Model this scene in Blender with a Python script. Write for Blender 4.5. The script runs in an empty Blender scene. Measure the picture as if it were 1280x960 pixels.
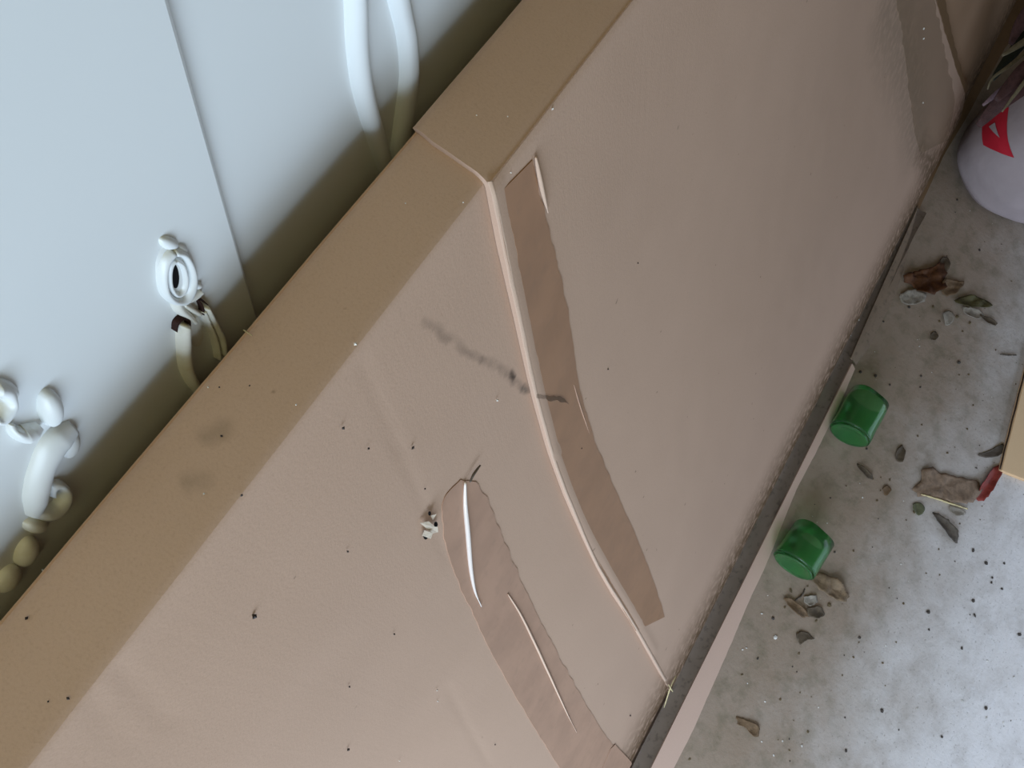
import bpy, bmesh, math, random
import numpy as np
from mathutils import Matrix, Vector, noise

random.seed(7)
SC = bpy.context.scene
COL = SC.collection

# ------------------------------------------------------------------ camera
FPX, CAMZ = 970.0, 1.40
def unit(v):
    v = np.array(v, float); return v / np.linalg.norm(v)
def cray(p): return np.array([p[0] - 640.0, 480.0 - p[1], -FPX])
_long = unit(cray((2180, -1790)))                     # the long direction of the leaning carton
_down = unit(np.cross(np.cross(cray((213, 0)), cray((315, 370))), _long))   # the upright door edge
if _down[2] > 0: _down = -_down
ROT = np.array([_long, np.cross(-_down, _long), -_down])   # camera -> world
CAM = np.array([0.0, 0.0, CAMZ])
cd = bpy.data.cameras.new('camera')
cd.sensor_width = 36.0
cd.lens = 36.0 * FPX / 1280.0
cd.clip_start = 0.02
cam = bpy.data.objects.new('camera', cd); COL.objects.link(cam)
cam.matrix_world = Matrix.Translation(CAM.tolist()) @ Matrix(ROT.tolist()).to_4x4()
SC.camera = cam

# ------------------------------------------------------------------ light
SC.view_settings.view_transform = 'Standard'
SC.view_settings.look = 'None'
SC.view_settings.gamma = 1.0
SC.view_settings.use_curve_mapping = False
SC.view_settings.exposure = 0.0
world = bpy.data.worlds.new('sky'); SC.world = world
world.use_nodes = True
world.node_tree.nodes['Background'].inputs[0].default_value = (0.62, 0.78, 1.0, 1)
world.node_tree.nodes['Background'].inputs[1].default_value = 0.4
def area(name, loc, target, sx, sy, power, colour):
    l = bpy.data.lights.new(name, 'AREA'); l.shape = 'RECTANGLE'
    l.size, l.size_y, l.energy, l.color = sx, sy, power, colour
    o = bpy.data.objects.new(name, l); COL.objects.link(o)
    o.location = loc
    o.rotation_euler = (Vector(target) - Vector(loc)).to_track_quat('-Z', 'Y').to_euler()
    return o
# low fill added to brighten the right-hand floor and the tan sheet
area('low_front_fill', (0.95, -1.56, 0.30), (0.95, 0.0, 0.22), 1.7, 0.52, 3.6, (0.70, 0.82, 1.0))
# the key: daylight through the opening in the left-hand wall
area('side_daylight', (-0.90, -0.74, 0.76), (0.6, -0.56, 0.70), 1.10, 1.12, 30, (0.665, 0.825, 1.0))
# unseen warm fill added overhead to lift the carton top and the gap behind
area('warm_overhead_fill', (-0.55, -0.19, 2.25), (-0.55, -0.19, 0.0), 1.1, 0.40, 4.4, (1.0, 0.92, 0.46))

# ------------------------------------------------------------------ helpers
def ray(p): return ROT @ cray(p)
def at_floor(p, z=0.0):
    r = ray(p); t = (z - CAMZ) / r[2]; return CAM + t * r
def at_wall(p, y):
    r = ray(p); t = y / r[1]; return CAM + t * r

def link(name, me, mat=None, parent=None, smooth=True):
    o = bpy.data.objects.new(name, me); COL.objects.link(o)
    if mat: me.materials.append(mat)
    if parent: o.parent = parent
    if smooth:
        for f in me.polygons: f.use_smooth = True
    return o
def mesh(name, verts, faces, mat=None, parent=None, smooth=True, uv=None):
    me = bpy.data.meshes.new(name)
    me.from_pydata([tuple(map(float, v)) for v in verts], [], faces)
    if uv is not None:
        lay = me.uv_layers.new(name='UVMap')
        idx = np.zeros(len(me.loops), int); me.loops.foreach_get('vertex_index', idx)
        lay.data.foreach_set('uv', np.array(uv, float)[idx].ravel())
    me.update()
    return link(name, me, mat, parent, smooth)
def from_bm(name, bm, mat=None, parent=None, smooth=False):
    bmesh.ops.recalc_face_normals(bm, faces=bm.faces)
    me = bpy.data.meshes.new(name); bm.to_mesh(me); bm.free()
    return link(name, me, mat, parent, smooth)
def tag(o, label=None, cat=None, group=None, kind=None):
    for k, v in (('label', label), ('category', cat), ('group', group), ('kind', kind)):
        if v: o[k] = v
    return o
def empty(name, loc=(0, 0, 0)):
    o = bpy.data.objects.new(name, None); COL.objects.link(o); o.location = loc
    o.empty_display_size = 0.05
    return o
def put(o, root):
    """parent o (built in world space) under root"""
    o.parent = root
    o.matrix_parent_inverse = Matrix.Translation(root.location).inverted()
    return o
def box_bm(x0, x1, y0, y1, z0, z1, bevel=0.0, seg=2):
    bm = bmesh.new()
    bmesh.ops.create_cube(bm, size=1.0)
    for v in bm.verts:
        v.co = Vector((x0 if v.co.x < 0 else x1, y0 if v.co.y < 0 else y1, z0 if v.co.z < 0 else z1))
    if bevel:
        bmesh.ops.bevel(bm, geom=list(bm.edges), offset=bevel, segments=seg, affect='EDGES', profile=0.5)
    return bm
def resample(pts, n):
    pts = np.array(pts, float)
    d = np.r_[0, np.cumsum(np.linalg.norm(np.diff(pts, axis=0), axis=1))]
    t = np.linspace(0, d[-1], n)
    return np.stack([np.interp(t, d, pts[:, k]) for k in range(pts.shape[1])], 1)
def smooth_path(pts, n):
    """Catmull-Rom through pts, n samples"""
    P = np.array(pts, float)
    P = np.vstack([2 * P[0] - P[1], P, 2 * P[-1] - P[-2]])
    out = []
    for i in range(1, len(P) - 2):
        for t in np.linspace(0, 1, 14, endpoint=False):
            a, b, c, d = P[i - 1], P[i], P[i + 1], P[i + 2]
            out.append(0.5 * (2 * b + (c - a) * t + (2 * a - 5 * b + 4 * c - d) * t * t + (3 * b - a - 3 * c + d) * t ** 3))
    out.append(P[-2])
    return resample(out, n)
def grid_faces(nu, nv, flip=False):
    F = []
    for i in range(nu - 1):
        for j in range(nv - 1):
            a = i * nv + j
            q = (a, a + 1, a + nv + 1, a + nv)
            F.append(q[::-1] if flip else q)
    return F
def tube(path, radii, seg=8, closed_ends=True):
    path = np.array(path, float); V = []; F = []
    n = len(path)
    if np.isscalar(radii): radii = [radii] * n
    up = np.array([0.13, 0.29, 0.95])
    for i in range(n):
        t = unit(path[min(i + 1, n - 1)] - path[max(i - 1, 0)])
        a = unit(np.cross(t, up)); b = np.cross(a, t)
        for k in range(seg):
            w = 2 * math.pi * k / seg
            V.append(path[i] + radii[i] * (math.cos(w) * a + math.sin(w) * b))
    for i in range(n - 1):
        for k in range(seg):
            k2 = (k + 1) % seg
            F.append((i * seg + k, i * seg + k2, (i + 1) * seg + k2, (i + 1) * seg + k))
    if closed_ends:
        F.append(tuple(range(seg))[::-1]); F.append(tuple((n - 1) * seg + k for k in range(seg)))
    return V, F

# ------------------------------------------------------------------ materials
def srgb(r, g, b):
    c = []
    for v in (r, g, b):
        v /= 255.0
        c.append(v / 12.92 if v <= 0.04045 else ((v + 0.055) / 1.055) ** 2.4)
    return (*c, 1.0)
class Mat:
    def __init__(s, name, colour, rough=0.7, spec=0.3):
        s.m = bpy.data.materials.new(name); s.m.use_nodes = True
        s.nt = s.m.node_tree; s.b = s.nt.nodes['Principled BSDF']
        s.b.inputs['Roughness'].default_value = rough
        s.b.inputs['Specular IOR Level'].default_value = spec
        s.b.inputs['Base Color'].default_value = colour
        s.col = s.rgb(colour)
        s._co = None
    def n(s, t): return s.nt.nodes.new(t)
    def l(s, a, b): s.nt.links.new(a, b)
    def rgb(s, c):
        x = s.n('ShaderNodeRGB'); x.outputs[0].default_value = c; return x.outputs[0]
    def co(s):
        if s._co is None: s._co = s.n('ShaderNodeTexCoord').outputs['Object']
        return s._co
    def noise(s, scale, detail=4, rough=0.55, vec=None, lo=0.0, hi=1.0, stretch=None):
        x = s.n('ShaderNodeTexNoise'); x.inputs['Scale'].default_value = scale
        x.inputs['Detail'].default_value = detail; x.inputs['Roughness'].default_value = rough
        v = vec or s.co()
        if stretch:
            m = s.n('ShaderNodeMapping'); m.inputs['Scale'].default_value = stretch; s.l(v, m.inputs[0]); v = m.outputs[0]
        s.l(v, x.inputs['Vector'])
        r = s.n('ShaderNodeMapRange'); r.interpolation_type = 'SMOOTHSTEP'
        s.l(x.outputs['Fac'], r.inputs[0]); r.inputs[1].default_value = lo; r.inputs[2].default_value = hi
        return r.outputs[0]
    def math(s, op, a, b=None, clamp=False):
        x = s.n('ShaderNodeMath'); x.operation = op; x.use_clamp = clamp
        for i, v in enumerate((a, b)):
            if v is None: continue
            if isinstance(v, (int, float)): x.inputs[i].default_value = v
            else: s.l(v, x.inputs[i])
        return x.outputs[0]
    def mix(s, fac, colour, strength=1.0):
        """blend colour over the running base colour"""
        x = s.n('ShaderNodeMix'); x.data_type = 'RGBA'
        f = s.math('MULTIPLY', fac, strength)
        s.l(f, x.inputs['Factor']); s.l(s.col, x.inputs['A'])
        if isinstance(colour, tuple): x.inputs['B'].default_value = colour
        else: s.l(colour, x.inputs['B'])
        s.col = x.outputs['Result']
    def bump(s, h, strength, dist=0.001):
        x = s.n('ShaderNodeBump'); x.inputs['Strength'].default_value = strength; x.inputs['Distance'].default_value = dist
        s.l(h, x.inputs['Height'])
        prev = s.b.inputs['Normal']
        if prev.is_linked: s.l(prev.links[0].from_socket, x.inputs['Normal'])
        s.l(x.outputs[0], prev)
    def done(s):
        s.l(s.col, s.b.inputs['Base Color']); return s.m
    def uv(s):
        x = s.n('ShaderNodeUVMap'); x.uv_map = 'UVMap'; return x.outputs[0]
    def vm(s, op, a, b):
        x = s.n('ShaderNodeVectorMath'); x.operation = op
        for i, v in enumerate((a, b)):
            if v is None: continue
            if isinstance(v, tuple): x.inputs[i].default_value = v
            else: s.l(v, x.inputs[i])
        return x
    def segment(s, vec, a, b, w):
        """1 on the segment a-b falling to 0 at distance w (in the vec's plane)"""
        ba = (b[0] - a[0], b[1] - a[1], 0.0); L2 = max(ba[0] ** 2 + ba[1] ** 2, 1e-9)
        pa = s.vm('SUBTRACT', vec, (a[0], a[1], 0.0)).outputs[0]
        h = s.math('DIVIDE', s.vm('DOT_PRODUCT', pa, ba).outputs['Value'], L2, True)
        sc = s.n('ShaderNodeVectorMath'); sc.operation = 'SCALE'; sc.inputs[0].default_value = ba; s.l(h, sc.inputs['Scale'])
        d = s.vm('LENGTH', s.vm('SUBTRACT', pa, sc.outputs[0]).outputs[0], None).outputs['Value']
        r = s.n('ShaderNodeMapRange'); r.interpolation_type = 'SMOOTHSTEP'
        s.l(d, r.inputs[0]); r.inputs[1].default_value = w; r.inputs[2].default_value = 0.0
        return r.outputs[0]

CARD = srgb(192, 162, 142)
def cardboard(name, colour=CARD, stains=(), rough=0.85):
    k = Mat(name, colour, rough, 0.06)
    k.mix(k.noise(2.2, 3, lo=0.35, hi=0.75), tuple(c * 0.88 for c in colour[:3]) + (1,), 0.5)
    k.mix(k.noise(900, 2, lo=0.45, hi=0.8), tuple(c * 0.72 for c in colour[:3]) + (1,), 0.30)   # paper fibre
    k.mix(k.noise(160, 3, lo=0.70, hi=0.82), srgb(120, 98, 78), 0.16)
    k.mix(k.noise(75, 2, lo=0.75, hi=0.79), srgb(84, 68, 54), 0.5)            # fly specks and dirt dots
    if stains:
        uv = k.uv()
        nz = k.n('ShaderNodeTexNoise'); nz.inputs['Scale'].default_value = 70; nz.inputs['Detail'].default_value = 3
        k.l(uv, nz.inputs['Vector'])
        off = k.vm('SUBTRACT', nz.outputs['Color'], (0.5, 0.5, 0.5)).outputs[0]
        sc = k.n('ShaderNodeVectorMath'); sc.operation = 'SCALE'; sc.inputs['Scale'].default_value = 0.008; k.l(off, sc.inputs[0])
        w = k.vm('ADD', uv, sc.outputs[0]).outputs[0]
        flat = k.vm('MULTIPLY', w, (1.0, 1.0, 0.0)).outputs[0]
        blot = k.noise(70, 3, lo=0.15, hi=0.62, vec=uv)
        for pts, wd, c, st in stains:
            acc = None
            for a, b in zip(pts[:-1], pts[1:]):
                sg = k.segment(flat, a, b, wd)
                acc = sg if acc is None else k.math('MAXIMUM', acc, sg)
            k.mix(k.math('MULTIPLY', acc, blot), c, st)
    k.bump(k.noise(700, 2), 0.12, 0.0006)
    k.bump(k.noise(1.0, 2, stretch=(220, 2, 2)), 0.05, 0.0006)    # the flutes just showing through
    return k.done()
def plain(name, colour, rough=0.7, spec=0.3, var=0.15, scale=40, bump=0.2):
    k = Mat(name, colour, rough, spec)
    k.mix(k.noise(scale, 4, lo=0.35, hi=0.7), tuple(c * (1 - var * 2) for c in colour[:3]) + (1,), 0.7)
    if bump: k.bump(k.noise(scale * 4, 3), bump, 0.001)
    return k.done()

# ------------------------------------------------------------------ the carton's cross-section (Y, Z), from under the front foot up, over the top, down the back
prof_front = smooth_path([(-0.548, 0.004), (-0.562, 0.010), (-0.5695, 0.026), (-0.5700, 0.048), (-0.560, 0.078), (-0.535, 0.118), (-0.505, 0.158),
              (-0.430, 0.262), (-0.331, 0.407), (-0.228, 0.555), (-0.150, 0.676), (-0.084, 0.796), (-0.031, 0.909),
              (-0.0018, 0.977), (0.0234, 1.036), (0.0400, 1.076), (0.0468, 1.0935)], 300)
corner = [(0.0475, 1.0955), (0.0489, 1.0976), (0.0510, 1.0990), (0.0540, 1.0996)]
top = [(0.062, 1.1000), (0.072, 1.1000), (0.081, 1.0995)]
back_corner = [(0.0850, 1.0988), (0.0872, 1.0970), (0.0882, 1.0945)]
back = smooth_path([(0.0888, 1.090), (0.0915, 1.060), (0.0970, 1.010), (0.0985, 0.955), (0.1003, 0.90), (0.092, 0.82),
              (0.040, 0.70), (-0.03, 0.58), (-0.14, 0.42), (-0.28, 0.24), (-0.41, 0.09), (-0.47, 0.02), (-0.485, 0.006)], 120)
PROF = np.vstack([prof_front, corner, top, back_corner, back])
SL = np.r_[0, np.cumsum(np.linalg.norm(np.diff(PROF, axis=0), axis=1))]
i_B = len(prof_front) + 1; i_A = len(prof_front) + len(corner) + len(top) + 1
S_B, S_A, S_END = SL[i_B], SL[i_A], SL[-1]
_t = np.gradient(PROF, SL, axis=0); _t /= np.linalg.norm(_t, axis=1)[:, None]
def surf(X, s, off=0.0, rel=1.0):
    y = np.interp(s, SL, PROF[:, 0]); z = np.interp(s, SL, PROF[:, 1])
    ty = np.interp(s, SL, _t[:, 0]); tz = np.interp(s, SL, _t[:, 1])
    L = math.hypot(ty, tz); ny, nz = -tz / L, ty / L
    # a slack cardboard skin: long shallow waves, dying out at the edges
    env = max(0.0, min(1.0, (s - 0.1) / 0.2)) * max(0.0, min(1.0, (S_B - s) / 0.15))
    w = 0.0020 * math.sin(3.1 * X + 2.0 * s) + 0.0009 * math.sin(7.3 * X - 4.0 * s + 1.0) + 0.0002 * math.sin(17 * X + 9 * s)
    edge = 0.0003 * noise.noise(Vector((X * 22, s * 22, 1.7)))
    o = off + rel * (w * env + edge)
    return (X, y + ny * o, max(z + nz * o, 0.001))
def at_face(p):
    """where a sight line meets the carton: (X, s)"""
    r = ray(p); best = None
    for i in range(len(PROF) - 1):
        y0, z0 = PROF[i]; dy, dz = PROF[i + 1] - PROF[i]
        den = r[1] * dz - r[2] * dy
        if abs(den) < 1e-12: continue
        t = (y0 * dz - (z0 - CAMZ) * dy) / den
        u = ((r[1] * t - y0) * dy + (CAMZ + r[2] * t - z0) * dz) / (dy * dy + dz * dz)
        if t > 0 and -0.02 <= u <= 1.02 and (best is None or t < best[0]):
            best = (t, r[0] * t, SL[i] + u * (SL[i + 1] - SL[i]))
    if best is None:                                     # grazes past: the outermost point of the outline there
        a = np.arctan2(PROF[:, 0], CAMZ - PROF[:, 1]); k_ = int(np.argmin(np.abs(a - math.atan2(r[1], -r[2]))))
        t = np.linalg.norm(PROF[k_] - (0, CAMZ)) / math.hypot(r[1], r[2])
        return (r[0] * t, SL[k_])
    return (best[1], best[2])

# ------------------------------------------------------------------ setting: floor and the garage around it
k = Mat('concrete', srgb(228, 223, 223), 0.5, 0.7)
k.mix(k.noise(3.0, 5, 0.6, lo=0.35, hi=0.7), srgb(200, 192, 186), 0.55)
k.mix(k.noise(14, 5, 0.65, lo=0.42, hi=0.72), srgb(168, 158, 150), 0.45)
k.mix(k.noise(45, 4, 0.6, lo=0.5, hi=0.75), srgb(222, 219, 221), 0.4)
k.mix(k.noise(170, 3, 0.6, lo=0.58, hi=0.72), srgb(122, 112, 104), 0.5)
k.mix(k.noise(320, 2, 0.5, lo=0.66, hi=0.76), srgb(222, 220, 220), 0.5)
sep = k.n('ShaderNodeSeparateXYZ'); k.l(k.co(), sep.inputs[0])
# trodden-in brown dirt that gathers along the foot of the carton
dirt = k.n('ShaderNodeMapRange'); dirt.interpolation_type = 'SMOOTHSTEP'
k.l(k.math('ADD', sep.outputs['Y'], k.math('MULTIPLY', k.noise(5, 4, 0.6), 0.26)), dirt.inputs[0])
dirt.inputs[1].default_value = -1.00; dirt.inputs[2].default_value = -0.62
k.mix(dirt.outputs[0], srgb(140, 116, 92), 0.86)
k.mix(k.math('MULTIPLY', dirt.outputs[0], k.noise(26, 4, 0.6, lo=0.45, hi=0.7)), srgb(96, 92, 66), 0.4)
rr = k.n('ShaderNodeMapRange'); k.l(dirt.outputs[0], rr.inputs[0]); rr.inputs[3].default_value = 0.34; rr.inputs[4].default_value = 0.85
k.l(rr.outputs[0], k.b.inputs['Roughness'])
k.bump(k.noise(90, 4, 0.6), 0.35, 0.002); k.bump(k.noise(12, 3), 0.2, 0.004)
M_floor = k.done()
M_plaster = plain('plaster', srgb(96, 88, 78), 0.9, 0.2, 0.06, 6, 0.2)
M_ceil = plain('ceiling_board', srgb(170, 142, 92), 0.9, 0.2, 0.06, 5, 0.1)

def pierced(name, boxes):
    bm = bmesh.new()
    for q in boxes:
        b2 = box_bm(*q); me_ = bpy.data.meshes.new('t'); b2.to_mesh(me_); b2.free(); bm.from_mesh(me_); bpy.data.meshes.remove(me_)
    return tag(from_bm(name, bm, M_plaster), kind='structure')
tag(from_bm('floor', box_bm(-1.1, 3.4, -1.75, 0.9, -0.1, 0.0), M_floor), kind='structure')
tag(from_bm('wall_back', box_bm(-1.1, 3.5, 0.9, 1.0, -0.1, 2.5), M_plaster), kind='structure')
tag(from_bm('wall_right', box_bm(3.4, 3.5, -1.62, 0.9, -0.1, 2.5), M_plaster), kind='structure')
tag(from_bm('ceiling', box_bm(-1.1, 3.5, -1.75, 1.0, 2.5, 2.6), M_ceil), kind='structure')
pierced('wall_left', [(-1.1, -1.0, -0.12, 0.9, 0.0, 2.5), (-1.1, -1.0, -1.62, -1.44, 0.0, 2.5), (-1.1, -1.0, -1.44, -0.12, 1.75, 2.5), (-1.1, -1.0, -1.44, -0.12, 0.0, 0.22)])
pierced('wall_front', [(-1.1, 0.05, -1.75, -1.62, 0.0, 2.5), (1.85, 3.4, -1.75, -1.62, 0.0, 2.5), (0.05, 1.85, -1.75, -1.62, 0.75, 2.5)])

# ------------------------------------------------------------------ white wardrobe behind the carton
WY = 0.103
k = Mat('white_enamel', srgb(226, 230, 230), 0.38, 0.45)
k.mix(k.noise(4, 3, lo=0.3, hi=0.8), srgb(214, 219, 220), 0.5)
k.bump(k.noise(30, 3), 0.04, 0.001)
M_enamel = k.done()
k = Mat('cream_enamel', srgb(230, 230, 222), 0.35, 0.5)
k.mix(k.noise(140, 3, lo=0.45, hi=0.75), srgb(205, 198, 170), 0.35)
k.bump(k.noise(60, 2), 0.06, 0.001)
M_cream = k.done()
M_chip = plain('bare_dark_wood', srgb(48, 26, 22), 0.7, 0.2, 0.2, 300, 0.3)
M_hole = plain('keyhole_dark', srgb(14, 12, 16), 0.8, 0.1, 0.1, 100, 0)

ward = empty('wardrobe', (0.06, 0.4, 0.0))
tag(ward, 'white enamelled wardrobe with carved scrolls and keyhole plate, standing behind the leaning carton', 'wardrobe')
e0, e1 = at_wall((213, 0), WY), at_wall((315, 370), WY)
XE = 0.5 * (e0[0] + e1[0])                            # the meeting edge of the two doors
put(from_bm('carcass', box_bm(XE - 0.56, XE + 0.56, WY + 0.024, 0.60, 0.08, 1.92, 0.004), M_enamel), ward)
put(from_bm('cornice', box_bm(XE - 0.60, XE + 0.60, WY - 0.02, 0.62, 1.9201, 1.98, 0.012), M_enamel), ward)
put(from_bm('plinth', box_bm(XE - 0.54, XE + 0.54, WY + 0.05, 0.58, 0.0, 0.0799, 0.004), M_enamel), ward)
door_l = put(from_bm('door', box_bm(XE - 0.55, XE, WY, WY + 0.0235, 0.10, 1.90, 0.0015), M_enamel), ward)
door_r = put(from_bm('door', box_bm(XE + 0.0005, XE + 0.55, WY + 0.0030, WY + 0.0235, 0.10, 1.90, 0.0015), M_enamel), ward)

def child(o, door):
    o.parent = door; o.matrix_parent_inverse = door.matrix_world.inverted(); return o
def relief(name, path, hw, h, door, y=WY, mat=None, n=40, closed=False, rib=0.0):
    """a half-round carved strand: path and half-widths are taken on the door's plane"""
    path = smooth_path(path, n)
    hw = np.interp(np.linspace(0, 1, n), np.linspace(0, 1, len(hw)), hw) if not np.isscalar(hw) else np.full(n, hw)
    hh = np.interp(np.linspace(0, 1, n), np.linspace(0, 1, len(h)), h) if not np.isscalar(h) else np.full(n, h)
    V = []; seg = 10
    for i in range(n):
        t = path[min(i + 1, n - 1)] - path[max(i - 1, 0)]; t /= np.linalg.norm(t)
        pr = np.array([-t[1], t[0]])
        a = at_wall(path[i] + pr * hw[i], y); b = at_wall(path[i] - pr * hw[i], y)
        c = (a + b) / 2
        for q in range(seg + 1):
            w = math.pi * q / seg
            p = c + (a - b) / 2 * math.cos(w)
            V.append((p[0], y + 0.0006 - hh[i] * math.sin(w) * (1 + rib * math.cos(6 * w)), p[2]))
    F = grid_faces(n, seg + 1)
    F.append(tuple(range(seg + 1))); F.append(tuple((n - 1) * seg + n - 1 + q for q in range(seg + 1))[::-1])
    bm = bmesh.new(); vs = [bm.verts.new(v) for v in V]
    for f in F:
        try: bm.faces.new([vs[i] for i in f])
        except ValueError: pass
    return child(from_bm(name, bm, mat or M_enamel, None, True), door)
def dome(name, c, a, b, ang, h, door, y=WY, mat=None, power=0.5, dish=0.0):
    """a raised oval boss; a, b half axes and ang seen on the door's plane"""
    V = []; nr, na = 8, 28
    ca, sa = math.cos(math.radians(ang)), math.sin(math.radians(ang))
    for i in range(nr + 1):
        r = i / nr
        for j in range(na):
            w = 2 * math.pi * j / na
            u, v = a * r * math.cos(w), b * r * math.sin(w)
            p = at_wall((c[0] + u * ca - v * sa, c[1] + u * sa + v * ca), y)
            V.append((p[0], y + 0.0006 - h * (max(1 - r * r, 0) ** power) + dish * h * math.exp(-(r / 0.5) ** 4), p[2]))
    F = []
    for i in range(nr):
        for j in range(na):
            j2 = (j + 1) % na
            F.append((i * na + j, i * na + j2, (i + 1) * na + j2, (i + 1) * na + j))
    bm = bmesh.new(); vs = [bm.verts.new(v) for v in V]
    for f in F:
        bm.faces.new([vs[i] for i in f])
    bmesh.ops.remove_doubles(bm, verts=list(bm.verts), dist=1e-6)
    return child(from_bm(name, bm, mat or M_enamel, None, True), door)

# lyre-shaped moulding on the right-hand door: two strands meeting in a point below
RY = WY + 0.0030
relief('moulding', [(458, -170), (440, -110), (437, -50), (441, 0), (443, 50), (449, 100), (459, 140), (472, 182), (486, 225)], [9, 11, 12, 12, 12, 12, 12, 11, 8], 0.0056, door_r, RY)
relief('moulding', [(452, -175), (478, -110), (488, -50), (496, 0), (505, 40), (509, 85), (506, 120), (502, 150), (497, 185), (488, 228)], [9, 11, 12, 12, 12, 11, 10, 10, 10, 8], 0.0056, door_r, RY, rib=0.03)

# keyhole plate with its two painted drops on the left-hand door
pl = dome('escutcheon', (217, 342), 24, 41, -8, 0.0018, door_l, power=0.25); pl['label'] = 'oval lobed keyhole plate'
relief('escutcheon_rim', [(212, 312), (226, 316), (236, 335), (237, 355), (229, 372), (215, 374), (203, 362), (200, 340), (204, 322), (212, 312)], 5.5, 0.0034, door_l)
relief('escutcheon_rim', [(214, 322), (223, 328), (228, 345), (226, 360), (217, 366), (209, 356), (207, 340), (209, 328), (214, 322)], 4, 0.0030, door_l)
dome('escutcheon_crest', (210, 303), 13, 9, 20, 0.0026, door_l)
dome('escutcheon_crest', (226, 311), 9, 7, 35, 0.0022, door_l)
kh = dome('keyhole', (214, 342), 6.5, 18, -6, 0.00205, door_l, mat=M_hole, power=0.05); kh['label'] = 'dark keyhole'
relief('escutcheon_leaf', [(216, 372), (222, 384), (232, 393), (240, 400)], [6, 7, 6, 4], 0.0032, door_l, mat=M_cream)
relief('escutcheon_leaf', [(228, 374), (240, 368), (248, 362)], [5, 6, 4], 0.0030, door_l, mat=M_cream)
relief('escutcheon_leaf', [(226, 378), (236, 384), (246, 390)], [4, 5, 4], 0.0030, door_l, mat=M_cream)
dome('escutcheon_leaf', (246, 356), 6, 4, -40, 0.0024, door_l)
dome('escutcheon_foot', (243, 412), 12, 24, -10, 0.0016, door_l, mat=M_cream)
relief('chipped_bracket', [(215, 411), (217, 401), (224, 395), (231, 397), (232, 404)], [1.2, 1.8, 2.0, 2.8, 1.8], 0.0030, door_l, mat=M_chip)
relief('chipped_bracket', [(243, 371), (247, 377), (249, 384), (249, 390)], [1.0, 1.5, 1.4, 1.0], 0.0030, door_l, mat=M_chip)
relief('chipped_bracket', [(244, 371), (249, 373), (254, 377)], [1.2, 1.6, 1.0], 0.0030, door_l, mat=M_chip)
relief('handle_drop', [(225, 402), (226, 425), (228, 450), (233, 466), (241, 480), (250, 490)], [6.5, 7, 7, 7.5, 7, 5], 0.0050, door_l, mat=M_cream)
relief('handle_drop', [(252, 380), (260, 395), (268, 410), (273, 422), (275, 440)], [3.5, 4.5, 4.5, 4.5, 3], 0.0046, door_l, mat=M_cream)
relief('handle_drop', [(250, 386), (257, 402), (264, 418), (268, 432), (270, 446)], [3, 3, 3, 3.5, 3], 0.0036, door_l, mat=M_cream)

# rococo scroll carving lower down on the same door
relief('scroll_carving', [(-14, 520), (-6, 520), (2, 512), (8, 500), (2, 486), (-10, 482)], [6, 8, 8, 8, 12, 10], 0.0042, door_l)
dome('scroll_carving', (3, 484), 20, 12, 25, 0.0036, door_l)
dome('scroll_carving', (60, 508), 15, 25, -4, 0.0048, door_l)
relief('scroll_carving', [(46, 531), (36, 537), (24, 541), (14, 536), (12, 528)], [5, 9, 11, 8, 4], [0.003, 0.0042, 0.0046, 0.004, 0.002], door_l)
relief('scroll_carving', [(90, 533), (80, 540), (66, 552), (54, 572), (46, 596), (42, 620), (40, 644)], [10, 15, 15, 14, 15, 15, 9], [0.003, 0.0048, 0.005, 0.005, 0.005, 0.0046, 0.003], door_l)
relief('scroll_carving', [(40, 640), (54, 640), (68, 634), (77, 622), (78, 610), (70, 603), (62, 608), (63, 618)], [7, 9, 9, 8, 7, 6, 5, 4], [0.003, 0.0046, 0.0048, 0.0048, 0.0046, 0.004, 0.0036, 0.003], door_l)
dome('scroll_carving', (88, 556), 10, 18, 20, 0.0030, door_l)
dome('scroll_carving', (42, 655), 15, 10, -10, 0.0042, door_l, mat=M_cream)
dome('scroll_carving', (31, 688), 12, 22, 30, 0.0048, door_l, mat=M_cream)
dome('scroll_carving', (8, 722), 12, 22, 40, 0.0044, door_l, mat=M_cream)

# ------------------------------------------------------------------ the big leaning carton
carton = empty('cardboard_carton', (0.6, -0.3, 0.0))
tag(carton, 'huge flat brown cardboard carton with torn tape strips, leaning against the white wardrobe', 'box')

seam_px = [(838, 866), (830, 852), (806, 812), (785, 775), (763, 742), (745, 710), (720, 655), (704, 618), (690, 580), (676, 535), (664, 490), (656, 455), (648, 420), (639, 380), (630, 340), (622, 305), (615, 270), (605, 228), (593, 216), (577, 205), (560, 193), (540, 180), (517, 166)]
seam = np.array([at_face(p) for p in seam_px]); seam = seam[np.argsort(seam[:, 1])]
def seam_x(s): return float(np.interp(s, seam[:, 1], seam[:, 0]))
far_px = [(1205, 117), (1197, 90), (1187, 60), (1177, 28), (1168, 0)]
far = np.array([at_face(p) for p in far_px]); far = far[np.argsort(far[:, 1])]
def far_x(s): return float(np.interp(s, far[:, 1], far[:, 0]))
XL, XR = -0.50, 2.75
print('seam', seam[[0, 5, 10, -1]], 'far', far, 'S', S_B, S_A)

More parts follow.
